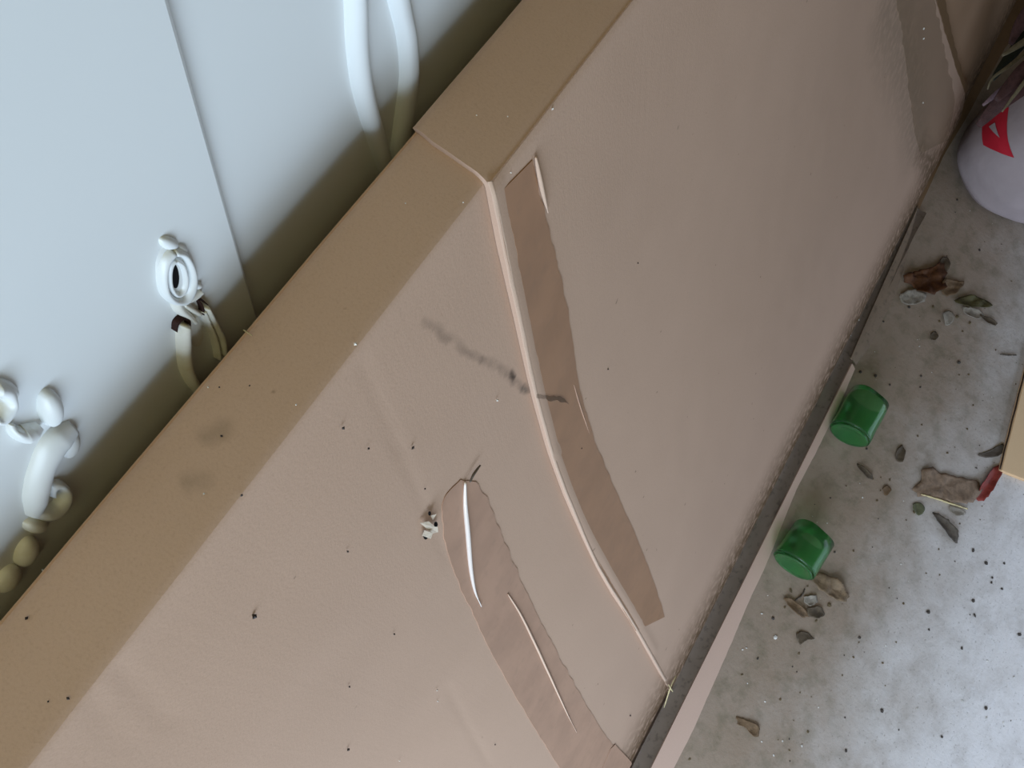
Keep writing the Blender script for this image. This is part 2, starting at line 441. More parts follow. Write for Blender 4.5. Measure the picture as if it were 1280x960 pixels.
def slab(name, xa, xb, s_list, nx, off, thick, mat, creases=(), rel=1.0):
    """a sheet of board following the cross-section between x=xa(s) and x=xb(s)"""
    ns = len(s_list); V = []; UV = []
    for layer in (0, 1):
        for i in range(nx):
            for s in s_list:
                a, b = xa(s), xb(s); X = a + (b - a) * i / (nx - 1)
                o = off - (thick if layer else 0.0)
                if not layer:
                    for (p, q, w, h) in creases:
                        d = np.array(q) - np.array(p); L = d @ d
                        t = max(0, min(1, ((X - p[0]) * d[0] + (s - p[1]) * d[1]) / L))
                        r = math.hypot(X - p[0] - t * d[0], s - p[1] - t * d[1])
                        if r < 3 * w: o += h * math.exp(-(r / w) ** 2)
                V.append(surf(X, s, o, rel)); UV.append((X, s))
    N = nx * ns
    F = grid_faces(nx, ns, True) + [tuple(i + N for i in f) for f in grid_faces(nx, ns)]
    for j in range(ns - 1):
        F.append((j, j + 1, N + j + 1, N + j)); e = (nx - 1) * ns
        F.append((e + j + 1, e + j, N + e + j, N + e + j + 1))
    for i in range(nx - 1):
        F.append((i * ns, N + i * ns, N + (i + 1) * ns, (i + 1) * ns))
        e = ns - 1
        F.append((i * ns + e, (i + 1) * ns + e, N + (i + 1) * ns + e, N + i * ns + e))
    o = mesh(name, V, F, mat, None, True, UV)
    sm = o.data
    sm.set_sharp_from_angle(angle=math.radians(50))
    return put(o, carton)
def px_uv(pts): return [at_face(p) for p in pts]

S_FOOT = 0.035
foot_band = ([(-0.8, S_FOOT), (3.0, S_FOOT)], 0.21, srgb(104, 82, 62), 1.5)  # brown that deepens towards the bottom edge of the carton
smear_c, grime_c = srgb(86, 74, 66), srgb(104, 92, 76)
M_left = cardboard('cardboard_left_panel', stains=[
    (px_uv([(530, 404), (552, 414), (576, 434), (604, 450)]), 0.0042, smear_c, 0.36),
    (px_uv([(604, 450), (630, 464), (655, 486)]), 0.0050, smear_c, 0.42),
    (px_uv([(640, 468), (645, 472)]), 0.004, srgb(40, 34, 32), 0.8),
    (px_uv([(655, 484), (662, 490)]), 0.005, srgb(96, 88, 80), 0.8), foot_band])
M_right = cardboard('cardboard_right_panel', stains=[foot_band,
    (px_uv([(1112, 0), (1136, 90), (1146, 170)]), 0.11, srgb(122, 108, 92), 0.45), (px_uv([(1150, 185), (1164, 215)]), 0.06, srgb(96, 78, 58), 0.7)])
M_end = cardboard('cardboard_end_panel', srgb(176, 144, 118), stains=[foot_band])
M_card = cardboard('cardboard_plain')
M_top = cardboard('cardboard_top', stains=[
    (px_uv([(262, 545), (282, 535)]), 0.006, grime_c, 0.3), (px_uv([(238, 602), (252, 600)]), 0.006, grime_c, 0.28),
    (px_uv([(218, 500), (224, 494)]), 0.002, srgb(60, 46, 36), 0.6)])
M_inside = cardboard('cardboard_raw_edge', srgb(202, 174, 154), rough=0.8)

s_front = np.unique(np.r_[np.linspace(0, 0.16, 34), np.linspace(0.16, S_B - 0.02, 130), np.linspace(S_B - 0.02, S_B, 10)])
s_top = np.linspace(S_B, S_A, 22)
s_back = np.linspace(S_A, S_END, 60)
cr_left = [(at_face((455, 455)), at_face((500, 560)), 0.003, -0.0003), (at_face((500, 560)), at_face((560, 700)), 0.003, -0.0003),
           (at_face((150, 835)), at_face((215, 905)), 0.003, -0.0004), (at_face((110, 865)), at_face((165, 940)), 0.003, -0.0003),
           (at_face((560, 860)), at_face((612, 955)), 0.003, -0.0003)]
slab('front_panel', lambda s: XL, lambda s: seam_x(s) + 0.012, s_front, 200, -0.0012, 0.0035, M_left, cr_left)
slab('front_panel', seam_x, far_x, s_front, 260, 0.0032, 0.0040, M_right, [(at_face((612, 236)), at_face((690, 565)), 0.006, 0.0012), (at_face((690, 565)), at_face((815, 812)), 0.006, 0.0010)])
slab('end_panel', lambda s: far_x(s) - 0.01, lambda s: XR, s_front, 60, -0.0040, 0.0035, M_end)
slab('top_panel', lambda s: XL, lambda s: seam_x(s) + 0.010, s_top, 160, -0.0010, 0.0035, M_top)
slab('top_panel', lambda s: seam_x(s), lambda s: XR, s_top, 200, 0.0020, 0.0035, M_top)
slab('back_panel', lambda s: XL, lambda s: XR, s_back, 60, 0.0, 0.0035, M_card)
# closed ends
for xe in (XL + 0.002, XR - 0.002):
    bm = bmesh.new()
    loop = [PROF[i] for i in range(0, len(PROF), 4)]
    a = [bm.verts.new((xe - 0.0015, y, z)) for y, z in loop]; b = [bm.verts.new((xe + 0.0015, y, z)) for y, z in loop]
    n = len(loop)
    bm.faces.new(a); bm.faces.new(b[::-1])
    for i in range(n): bm.faces.new((a[i], b[i], b[(i + 1) % n], a[(i + 1) % n]))
    bmesh.ops.triangulate(bm, faces=[f for f in bm.faces if len(f.verts) > 4])
    put(from_bm('end_flap', bm, M_card), carton)

# the pale raw edge of the overlapping sheet
def ribbon(name, L, R, off, mat, n=60, m=8, jag=0.0, th=0.0006, bulge=0.0, flat=True):
    L = smooth_path(L, n); R = smooth_path(R, n); V = []; UV = []
    for layer in (0, 1):
        for i in range(n):
            jl = jag * noise.noise(Vector((i * 0.37, 3.1, 0))); jr = jag * noise.noise(Vector((i * 0.61, 9.4, 0)))
            a = np.array(at_face(L[i])) ; b = np.array(at_face(R[i]))
            a[0] += jl; b[0] += jr
            for j in range(m):
                u = j / (m - 1); q = a + (b - a) * u
                o = off + bulge * math.sin(math.pi * u) - (th if layer else 0.0)
                V.append(surf(q[0], q[1], o)); UV.append((u, i / n * 8))
    N = n * m
    F = grid_faces(n, m) + [tuple(i + N for i in f[::-1]) for f in grid_faces(n, m)]
    for i in range(n - 1):
        F.append((i * m, (i + 1) * m, N + (i + 1) * m, N + i * m)); e = m - 1
        F.append((i * m + e, N + i * m + e, N + (i + 1) * m + e, (i + 1) * m + e))
    for j in range(m - 1):
        F.append((j, N + j, N + j + 1, j + 1)); e = (n - 1) * m
        F.append((e + j, e + j + 1, N + e + j + 1, N + e + j))
    bm = bmesh.new(); vs = [bm.verts.new(v) for v in V]
    for f in F: bm.faces.new([vs[i] for i in f])
    o = from_bm(name, bm, mat, None, True)
    o.data.set_sharp_from_angle(angle=math.radians(50))
    return put(o, carton)
sp = [(604, 228), (614, 272), (629, 342), (647, 422), (663, 491), (689, 580), (719, 655), (744, 710), (784, 775), (828, 850)]
o = ribbon('cut_edge', sp, [(x + w, y - 2) for (x, y), w in zip(sp, (5, 6.5, 6, 5, 4, 3.2, 2.6, 2.4, 2.4, 2.2))], 0.0038, M_inside, 80, 6, 0.0006, 0.0008, 0.0006)
o['label'] = 'pale raw cut edge of the overlapping sheet'

# packing tape
def tape(name, colour, alpha, rough, grime=0.3):
    k = Mat(name, colour, rough, 0.2)
    k.mix(k.noise(25, 4, lo=0.35, hi=0.7), tuple(c * 0.82 for c in colour[:3]) + (1,), 0.6)
    k.mix(k.noise(90, 4, lo=0.5, hi=0.75), srgb(96, 84, 72), grime)
    k.bump(k.noise(35, 3), 0.10, 0.001); k.bump(k.noise(1.0, 3, stretch=(300, 30, 30)), 0.08, 0.0006)
    k.b.inputs['Coat Weight'].default_value = 0.04; k.b.inputs['Coat Roughness'].default_value = 0.3
    if alpha < 1: k.b.inputs['Alpha'].default_value = alpha
    return k.done()
M_tape = tape('brown_tape', srgb(158, 118, 88), 1.0, 0.45, 0.12)
M_tape2 = tape('faded_tape', srgb(178, 142, 120), 1.0, 0.6, 0.12)
M_dirty = tape('grimy_clear_tape', srgb(172, 146, 118), 0.22, 0.75, 0.4)
M_grey = tape('grey_clear_tape', srgb(158, 140, 126), 1.0, 0.6, 0.6)
M_gloss = Mat('clear_tape_fold', srgb(226, 214, 206), 0.22, 0.6).done()
o = ribbon('packing_tape', [(620, 234), (634, 290), (650, 372), (667, 450), (680, 510), (698, 580), (724, 654), (756, 726), (790, 786)],
       [(657, 197), (672, 258), (689, 320), (707, 400), (717, 470), (734, 535), (760, 600), (790, 668), (812, 726), (826, 768)], 0.0037, M_tape, 90, 14, 0.0015)
o['label'] = 'long strip of brown tape beside the cut edge'
o = ribbon('packing_tape', [(574, 602), (556, 622), (553, 650), (562, 700), (585, 755), (612, 812), (650, 880), (690, 945), (730, 1010)],
       [(576, 600), (596, 604), (606, 618), (622, 655), (648, 718), (682, 790), (715, 850), (752, 912), (790, 965)], -0.0007, M_tape2, 90, 14, 0.002)
o['label'] = 'shorter faded strip of tape'
def fold(name, px, r, off, mat, hgt=1.0):
    P = smooth_path(px, 50); path = [surf(*at_face(p), off) for p in P]
    rad = [r * (0.25 + 0.75 * math.sin(math.pi * min(1, i / 49 * 1.05 + 0.02)) ** 0.6) for i in range(50)]
    V, F = tube(path, rad, 8); o = mesh(name, V, F, mat, None, True)
    return put(o, carton)
fold('tape_fold', [(580, 602), (580, 630), (583, 665), (587, 710), (592, 738), (600, 757)], 0.0019, 0.0003, M_gloss)['label'] = 'shiny pinched fold of clear tape'
fold('tape_fold', [(634, 742), (650, 768), (668, 805), (688, 848), (705, 885), (720, 915)], 0.0013, -0.0001, M_inside)
fold('tape_fold', [(659, 192), (664, 215), (670, 240), (676, 262)], 0.0013, 0.0046, M_inside)
fold('tape_fold', [(712, 478), (720, 505), (732, 540)], 0.0007, 0.0036, M_tape2)
o = ribbon('clear_tape', [(1118, -8), (1126, 40), (1133, 100), (1141, 160), (1150, 192)], [(1164, -8), (1174, 40), (1185, 88), (1192, 125), (1182, 176)], 0.0040, M_dirty, 50, 12, 0.008)
o['label'] = 'wide grimy strip of clear tape at the far end'
M_dark_brown = tape('dark_brown_strip', srgb(124, 96, 68), 1.0, 0.6, 0.2)
ribbon('seam_strip', [(1166, -8), (1176, 30), (1186, 60), (1196, 90), (1204, 116)], [(1177, -8), (1185, 30), (1193, 60), (1201, 88), (1208, 112)], 0.0046, M_dark_brown, 40, 6, 0.004)['label'] = 'dark brown strip over the far seam'  # narrow dark brown strip following the far seam
o = ribbon('clear_tape', [(700, 1020), (740, 985), (763, 935)], [(780, 990), (794, 962), (768, 930)], 0.0001, M_tape2, 20, 6)
# grey tape bridging the foot and the flap
def foot_strip(name, prof_at, x0, x1, n, mat, jag=0.0):
    V = []; m = None
    for i in range(n):
        X = x0 + (x1 - x0) * i / (n - 1); pts = prof_at(X); m = len(pts)
        for j, (y, z) in enumerate(pts):
            V.append((X, y + jag * noise.noise(Vector((X * 11, j * 0.3, 2))), z))
    bm = bmesh.new(); vs = [bm.verts.new(v) for v in V]
    for f in grid_faces(n, m): bm.faces.new([vs[i] for i in f])
    bmesh.ops.solidify(bm, geom=list(bm.faces), thickness=0.0008)
    o = from_bm(name, bm, mat, None, True); o.data.set_sharp_from_angle(angle=math.radians(50))
    return put(o, carton)
def fold_tape(X):
    k_ = 0.6 + 0.4 * noise.noise(Vector((X * 2.2, 0, 5)))
    return [(-0.5695, 0.062), (-0.5740, 0.046), (-0.5785, 0.028 + 0.004 * k_), (-0.5860, 0.0140), (-0.5970, 0.0085), (-0.6100, 0.0080), (-0.6200, 0.0120)]
foot_strip('edge_tape', fold_tape, -0.30, 1.42, 160, M_grey, 0.003)['label'] = 'grey dirty tape along the bottom edge'
def flap(x0, x1, n, xs, inner, outer, mat):
    bm = bmesh.new(); m = 7; vs = []
    for i in range(n):
        X = x0 + (x1 - x0) * i / (n - 1); a = float(np.interp(X, xs, inner)); b = float(np.interp(X, xs, outer))
        b += 0.0025 * noise.noise(Vector((X * 9, 0.4, 0))) + 0.0008 * noise.noise(Vector((X * 60, 0.9, 0)))
        for j in range(m):
            u = j / (m - 1)
            vs.append(bm.verts.new((X, a + (b - a) * u, 0.0155 - 0.0100 * u ** 1.4 + 0.0008 * noise.noise(Vector((X * 6, u, 3))))))
    for f in grid_faces(n, m): bm.faces.new([vs[i] for i in f])
    bmesh.ops.recalc_face_normals(bm, faces=bm.faces)
    bmesh.ops.solidify(bm, geom=list(bm.faces), thickness=0.0035)
    zm = min(v.co.z for v in bm.verts)
    for v in bm.verts: v.co.z += 0.0006 - zm
    o = from_bm('bottom_flap', bm, mat, None, True); o.data.set_sharp_from_angle(angle=math.radians(40))
    return put(o, carton)
FX = [-0.4, 0.07, 0.24, 0.42, 0.54, 0.66, 0.76, 0.85, 0.97]
flap(-0.44, 0.965, 150, FX, [-0.621] * 9, [-0.668, -0.663, -0.661, -0.651, -0.648, -0.640, -0.642, -0.642, -0.636], cardboard('flap_board', srgb(204, 174, 158)))['label'] = 'pale bottom flap folded out on the floor'
flap(0.975, 1.42, 50, [0.97, 1.03, 1.19, 1.25, 1.42], [-0.614, -0.611, -0.604, -0.602, -0.596], [-0.634, -0.643, -0.644, -0.638, -0.602], tape('grimy_flap_tape', srgb(140, 120, 102), 1.0, 0.7, 0.6))['label'] = 'grey taped end of the bottom flap'

fo = [at_floor(p, 0.008) for p in ((1150, 262), (1181, 195), (1206, 150), (1230, 108), (1256, 62), (1283, 22), (1320, -50))]
flap(1.425, 2.72, 70, [p[0] for p in fo], [-0.572] * 7, [p[1] for p in fo], M_dark_brown)['label'] = 'far end of the bottom flap, coloured dark brown for shade'  # shade on this end of the flap is put into its dark colour

ribbon('dirt_smear', [(664, 489), (682, 492), (700, 494)], [(664, 494), (682, 497), (705, 502)], 0.0044, tape('dirt_smear', srgb(92, 76, 62), 0.28, 0.9, 0.3), 16, 4, 0.002)

# torn nick: little curled scraps of liner round a small hole
bm = bmesh.new()
def scrap(bm, c, pts, off):
    vs = [bm.verts.new(surf(*at_face((c[0] + x, c[1] + y)), off + h)) for x, y, h in pts]
    bm.faces.new(vs)
for pts in ([(-10, -4, 0), (-2, -8, .002), (4, -2, .004), (-2, 3, .001)], [(-4, 0, .001), (6, -3, .004), (10, 6, .002), (2, 9, .001)],
            [(2, -14, .001), (6, -18, .003), (5, -8, .001)], [(-6, 4, 0.001), (0, 5, .004), (-1, 13, .003), (-7, 12, .0)]):
    scrap(bm, (532, 656), pts, 0.0006)
bmesh.ops.solidify(bm, geom=list(bm.faces), thickness=0.0006)
put(from_bm('torn_scrap', bm, plain('torn_liner', srgb(228, 216, 200), 0.85, 0.1, 0.06, 200, 0.2)), carton)['label'] = 'torn curl of pale paper round a nick'
bm = bmesh.new()
for c, r in (((529, 668), 3.2), ((542, 654), 2.6), ((534, 640), 2.0)):
    vs = [bm.verts.new(surf(*at_face((c[0] + r * math.cos(a), c[1] + 1.5 * r * math.sin(a))), 0.0009)) for a in np.linspace(0, 2 * math.pi, 9)[:-1]]
    bm.faces.new(vs)
put(from_bm('puncture', bm, M_hole), carton)

# ------------------------------------------------------------------ small stuff lying on the floor
def leaf_mat(name, c, rough=0.65): return plain(name, c, rough, 0.3, 0.22, 120, 0.5)
M_dark_leaf = leaf_mat('dark_leaf', srgb(96, 82, 66)); M_brown_leaf = leaf_mat('brown_leaf', srgb(122, 98, 74))
M_tan_leaf = leaf_mat('tan_leaf', srgb(136, 114, 90)); M_pale_flake = leaf_mat('pale_flake', srgb(158, 148, 136))
M_scrap = leaf_mat('scrap_board', srgb(146, 122, 102))
M_red = leaf_mat('red_scrap', srgb(150, 66, 58), 0.45); M_straw = leaf_mat('straw', srgb(214, 196, 150))
M_twig = leaf_mat('twig', srgb(100, 90, 80))
def sheet(name, px, lift, curl, mat, label=None, cat=None, group=None, crumple=0.004, th=0.0008, base=0.0008, seed=0):
    """a leaf or scrap: outline lying on the floor, curled and crumpled, with thickness"""
    P = np.array([at_floor(p) for p in px]); c = P.mean(0)
    rings, n = 5, len(px) * 4
    P = resample(np.vstack([P, P[:1]]), n + 1)[:-1]
    P = 0.25 * np.roll(P, 1, 0) + 0.5 * P + 0.25 * np.roll(P, -1, 0)
    for q in range(n):                                   # ragged outline
        P[q, :2] = c[:2] + (P[q, :2] - c[:2]) * (1.08 + 0.22 * noise.noise(Vector((q * 0.83, seed * 3.1, 0.2))))
    major = np.linalg.svd(P - c)[2][0]
    minor = np.array([-major[1], major[0], 0])
    wmax = max(abs((P - c) @ minor)) + 1e-6
    bm = bmesh.new(); rows = []
    cen = None
    for r in range(rings + 1):
        row = []
        for q in range(n):
            p = c + (P[q] - c) * (r / rings)
            v = ((p - c) @ minor) / wmax
            z = base + curl * v * v + crumple * abs(noise.noise(Vector((p[0] * 45, p[1] * 45, seed + 0.5)))) + lift * max(0, (p - c) @ major) / 0.03
            row.append((p[0], p[1], z))
        rows.append(row)
    c0 = bm.verts.new(rows[0][0]); vr = [[bm.verts.new(x) for x in row] for row in rows[1:]]
    for q in range(n):
        bm.faces.new((c0, vr[0][q], vr[0][(q + 1) % n]))
        for r in range(rings - 1):
            bm.faces.new((vr[r][q], vr[r + 1][q], vr[r + 1][(q + 1) % n], vr[r][(q + 1) % n]))
    zmin = min(v.co.z for v in bm.verts)
    for v in bm.verts: v.co.z += -zmin + th + 0.0002
    bmesh.ops.recalc_face_normals(bm, faces=bm.faces)
    bmesh.ops.solidify(bm, geom=list(bm.faces), thickness=th)
    o = from_bm(name, bm, mat, None, True)
    if label: tag(o, label, cat, group)
    return o
def stick(name, px, r, mat, label, cat, z=None, group=None):
    z = r * 1.05 if z is None else z
    P = smooth_path(px, 18)
    path = [at_floor(p, z) + np.array([0, 0, 0.0006 * math.sin(i * 1.1)]) for i, p in enumerate(P)]
    rad = [r * (0.7 + 0.3 * math.sin(math.pi * i / 17)) * (1 + 0.15 * math.sin(i * 2.3)) for i in range(18)]
    V, F = tube(path, rad, 7)
    zmin = min(v[2] for v in V)
    V = [(v[0], v[1], v[2] - zmin + 0.0003) for v in V] if z < 0.02 else V
    return tag(mesh(name, V, F, mat), label, cat, group)

sheet('dead_leaf', [(1070, 580), (1077, 583), (1089, 594), (1090, 600), (1082, 597), (1073, 588)], 0, 0.003, M_dark_leaf, 'narrow dark dead leaf just below the upper green bottle base', 'leaf', seed=1)
sheet('dead_leaf', [(1122, 560), (1128, 556), (1130, 566), (1127, 577), (1120, 576), (1118, 568)], 0, 0.003, M_dark_leaf, 'small dark leaf standing apart to the right of the upper green bottle base', 'leaf', seed=2)
sheet('dead_leaf', [(1102, 610), (1110, 606), (1113, 613), (1106, 621)], 0, 0.002, M_brown_leaf, 'tiny blunt brown leaf scrap midway between bottle bases and cardboard scrap', 'leaf', seed=3)
sheet('cardboard_scrap', [(1142, 612), (1154, 588), (1166, 586), (1178, 594), (1216, 602), (1222, 608), (1212, 628), (1186, 626), (1160, 620), (1150, 622)], 0, 0.002, M_scrap, 'flat brown torn cardboard scrap beside the red scrap', 'scrap', crumple=0.006, seed=4)
stick('straw_stick', [(1151, 618), (1166, 622), (1184, 628), (1209, 636)], 0.0022, M_straw, 'pale straw lying along the lower edge of the brown scrap', 'stick', z=0.0023)
sheet('paper_flake', [(1186, 632), (1200, 636), (1208, 642), (1196, 646), (1188, 640)], 0, 0.002, M_pale_flake, 'white paper flake beneath the pale straw', 'flake', seed=5)
sheet('curled_leaf', [(1164, 640), (1172, 642), (1184, 652), (1194, 664), (1197, 674), (1190, 678), (1182, 668), (1172, 654)], 0, 0.006, M_twig, 'grey-brown curled leaf below the pale straw', 'leaf', seed=6)
sheet('moss_tuft', [(1140, 630), (1148, 628), (1154, 634), (1153, 641), (1147, 644), (1141, 638)], 0, 0.002, leaf_mat('moss', srgb(104, 104, 78)), 'dull green moss tuft left of the pale straw', 'moss', crumple=0.008, seed=7)
sheet('red_scrap', [(1220, 622), (1224, 606), (1233, 592), (1244, 582), (1252, 584), (1246, 598), (1238, 612), (1226, 627)], 0, 0.008, M_red, 'curled red scrap touching the tan cardboard sheet', 'scrap', crumple=0.004, seed=8)
sheet('dead_leaf', [(1222, 568), (1236, 564), (1252, 554), (1256, 560), (1248, 570), (1232, 572)], 0, 0.003, M_twig, 'dark dry leaf above the red scrap, at the tan sheet edge', 'leaf', seed=9)
sheet('dead_leaf', [(995, 792), (1002, 789), (1012, 792), (1017, 799), (1008, 799), (998, 806)], 0, 0.003, M_dark_leaf, 'dark arrowhead-shaped leaf below the lower green bottle base', 'leaf', seed=10)
sheet('dead_leaf', [(921, 896), (932, 900), (946, 906), (948, 916), (942, 922), (930, 908), (922, 906)], 0, 0.003, M_brown_leaf, 'brown leaf nearest the photo bottom, beside the pale flap', 'leaf', seed=11)
# litter round the lower bottle base
sheet('crumpled_leaf', [(1012, 722), (1026, 716), (1046, 726), (1060, 744), (1054, 752), (1040, 748), (1024, 738)], 0, 0.005, M_tan_leaf, 'wide tan crumpled leaf right below the lower green bottle base', 'leaf', crumple=0.010, seed=12)
sheet('crumpled_leaf', [(978, 746), (990, 750), (1004, 762), (1012, 770), (1000, 772), (988, 762)], 0, 0.005, M_brown_leaf, 'pointed red-brown leaf lowest in the litter under the lower bottle base', 'leaf', crumple=0.006, seed=13)
sheet('crumpled_leaf', [(1008, 760), (1022, 758), (1032, 768), (1022, 772), (1010, 770)], 0, 0.004, M_dark_leaf, 'short dark leaf beside the pointed red-brown leaf', 'leaf', seed=14)
stick('twig', [(992, 752), (1002, 744), (1006, 736)], 0.0016, M_twig, 'short twig between lower bottle base and red-brown leaf', 'twig')
sheet('paper_flake', [(1004, 746), (1018, 744), (1022, 752), (1012, 758), (1005, 754)], 0, 0.003, M_pale_flake, 'pale flake in the litter under the lower bottle base', 'flake', seed=15)
# litter heap farther up the floor
sheet('crumpled_leaf', [(1128, 346), (1146, 340), (1162, 336), (1174, 330), (1180, 338), (1178, 356), (1168, 368), (1154, 370), (1142, 360)], 0, 0.010, leaf_mat('rust_leaf', srgb(92, 56, 30)), 'large rust-brown crumpled leaf in the far litter heap', 'leaf', crumple=0.022, seed=16)
sheet('crumpled_leaf', [(1172, 330), (1176, 322), (1184, 322), (1186, 332), (1180, 342)], 0, 0.004, M_dark_leaf, 'little dark leaf tip above the rust-brown leaf', 'leaf', crumple=0.006, seed=17)
sheet('crumpled_leaf', [(1176, 350), (1200, 352), (1204, 356), (1192, 368), (1178, 372)], 0, 0.006, M_brown_leaf, 'brown leaf joining the right side of the rust-brown leaf', 'leaf', crumple=0.012, seed=18)
sheet('crumpled_leaf', [(1190, 376), (1212, 370), (1236, 378), (1240, 384), (1216, 384), (1196, 382)], 0, 0.005, leaf_mat('olive_leaf', srgb(84, 76, 44)), 'olive narrow leaf at the right of the far litter heap', 'leaf', crumple=0.010, seed=19)
sheet('paper_flake', [(1124, 368), (1140, 362), (1156, 370), (1152, 378), (1134, 382), (1126, 378)], 0, 0.004, M_pale_flake, 'pale flake below the rust-brown leaf', 'flake', crumple=0.006, seed=20)
sheet('paper_flake', [(1176, 392), (1188, 388), (1192, 400), (1182, 408)], 0, 0.004, M_pale_flake, 'leftmost pale flake below the olive leaf', 'flake', seed=21)
sheet('paper_flake', [(1202, 384), (1218, 386), (1230, 394), (1222, 400), (1206, 394)], 0, 0.004, M_pale_flake, 'pale flake straight below the olive leaf', 'flake', seed=22)
sheet('dead_leaf', [(1224, 394), (1236, 398), (1246, 404), (1244, 408), (1232, 404)], 0, 0.003, M_dark_leaf, 'dark leaf sliver at the lower right of the far litter heap', 'leaf', seed=23)
sheet('dead_leaf', [(1162, 418), (1168, 414), (1172, 420), (1168, 426), (1163, 425)], 0, 0.002, M_dark_leaf, 'dark round crumb of leaf below the far litter heap', 'leaf', seed=24)
stick('twig', [(1250, 443), (1260, 444), (1270, 444)], 0.0018, M_twig, 'short black twig by itself right of centre on the bare concrete', 'twig')

# loose grit nobody could count
PLACED = []
def crumbs(name, mat, label, explicit, count, region, rmin, rmax, seed):
    rnd = random.Random(seed); V = []; F = []
    pts = [(at_floor(p), r) for p, r in explicit]
    while len(pts) < len(explicit) + count:
        x, y = rnd.uniform(*region[0]), rnd.uniform(*region[1])
        if x > 0.98 and y < -1.0: continue               # the cardboard sheet lies there
        pts.append((np.array([x, y, 0]), rnd.uniform(rmin, rmax)))
    for p, r in pts:
        if any((p[0] - a) ** 2 + (p[1] - b_) ** 2 < (r + c_ + 0.001) ** 2 for a, b_, c_ in PLACED): continue
        PLACED.append((p[0], p[1], r))
        r *= 0.72; b = len(V); h = r * rnd.uniform(0.4, 0.8); a0 = rnd.uniform(0, 6.28); st = rnd.uniform(0.55, 1.0)
        ca, sa = math.cos(a0), math.sin(a0)
        for ring, zz, rs in ((0, 0.0, 0.85), (1, 0.5, 1.0)):
            for q in range(6):
                w = q * math.pi / 3; k_ = r * rs * rnd.uniform(0.75, 1.15)
                u, v = k_ * math.cos(w), k_ * st * math.sin(w)
                V.append((p[0] + u * ca - v * sa, p[1] + u * sa + v * ca, 0.0002 + zz * h))
        V.append((p[0], p[1], h))
        for q in range(6):
            q2 = (q + 1) % 6
            F.append((b + q, b + q2, b + 6 + q2, b + 6 + q)); F.append((b + 6 + q, b + 6 + q2, b + 12))
        F.append(tuple(b + q for q in range(6))[::-1])
    return tag(mesh(name, V, F, mat, None, False), label, 'grit', None, 'stuff')
crumbs('dark_grit', leaf_mat('grit_dark', srgb(80, 72, 66)), 'dark crumbs of dirt scattered over the concrete floor',
       [((1074, 797), .0045), ((1160, 765), .007), ((1161, 787), .004), ((1216, 751), .006), ((1213, 757), .005), ((1218, 769), .006), ((1239, 728), .005), ((1240, 722), .004), ((1252, 736), .005),
        ((1255, 704), .004), ((1232, 885), .006), ((1237, 888), .005), ((1177, 921), .004), ((1274, 793), .007), ((1202, 810), .005), ((1057, 938), .005), ((1102, 888), .006), ((1198, 453), .007), ((1112, 481), .004),
        ((1151, 470), .004), ((1150, 484), .004), ((1220, 585), .004), ((1216, 688), .006), ((1216, 682), .005), ((1232, 704), .006), ((1075, 465), .006), ((1094, 470), .006), ((1136, 384), .006), ((1104, 402), .004),
        ((947, 823), .004), ((966, 773), .005), ((1043, 690), .004), ((1083, 561), .004), ((1196, 250), .005), ((1224, 313), .005)], 150, ((-0.1, 2.4), (-1.9, -0.66)), 0.0012, 0.0030, 3)
crumbs('pale_grit', leaf_mat('grit_pale', srgb(226, 222, 216), 0.4), 'pale grains of grit scattered over the concrete floor',
       [((1146, 886), .004), ((1203, 876), .004), ((1107, 807), .004), ((1002, 932), .004), ((1234, 826), .0035), ((1126, 705), .003), ((969, 797), .006), ((952, 767), .004), ((928, 812), .003), ((933, 810), .003), ((1078, 622), .003), ((976, 641), .005), ((1149, 433), .003),
        ((956, 877), .003), ((978, 926), .003), ((967, 944), .003), ((952, 927), .003), ((1267, 846), .004), ((1233, 897), .004), ((1254, 903), .003)], 130, ((-0.1, 2.4), (-1.9, -0.66)), 0.0010, 0.0024, 5)

crumbs('leaf_crumbs', leaf_mat('leaf_crumb', srgb(112, 96, 70)), 'brown shreds of dead leaf trodden into the dirt beside the carton', [((1176, 650), .006), ((1142, 640), .005), ((1150, 376), .007), ((1166, 384), .006), ((1196, 396), .006), ((1212, 404), .006), ((1174, 402), .005), ((988, 738), .006), ((1036, 756), .007), ((1020, 776), .005), ((1112, 600), .005), ((1096, 626), .004)],
       90, ((0.05, 2.0), (-1.05, -0.68)), 0.0016, 0.0042, 9)

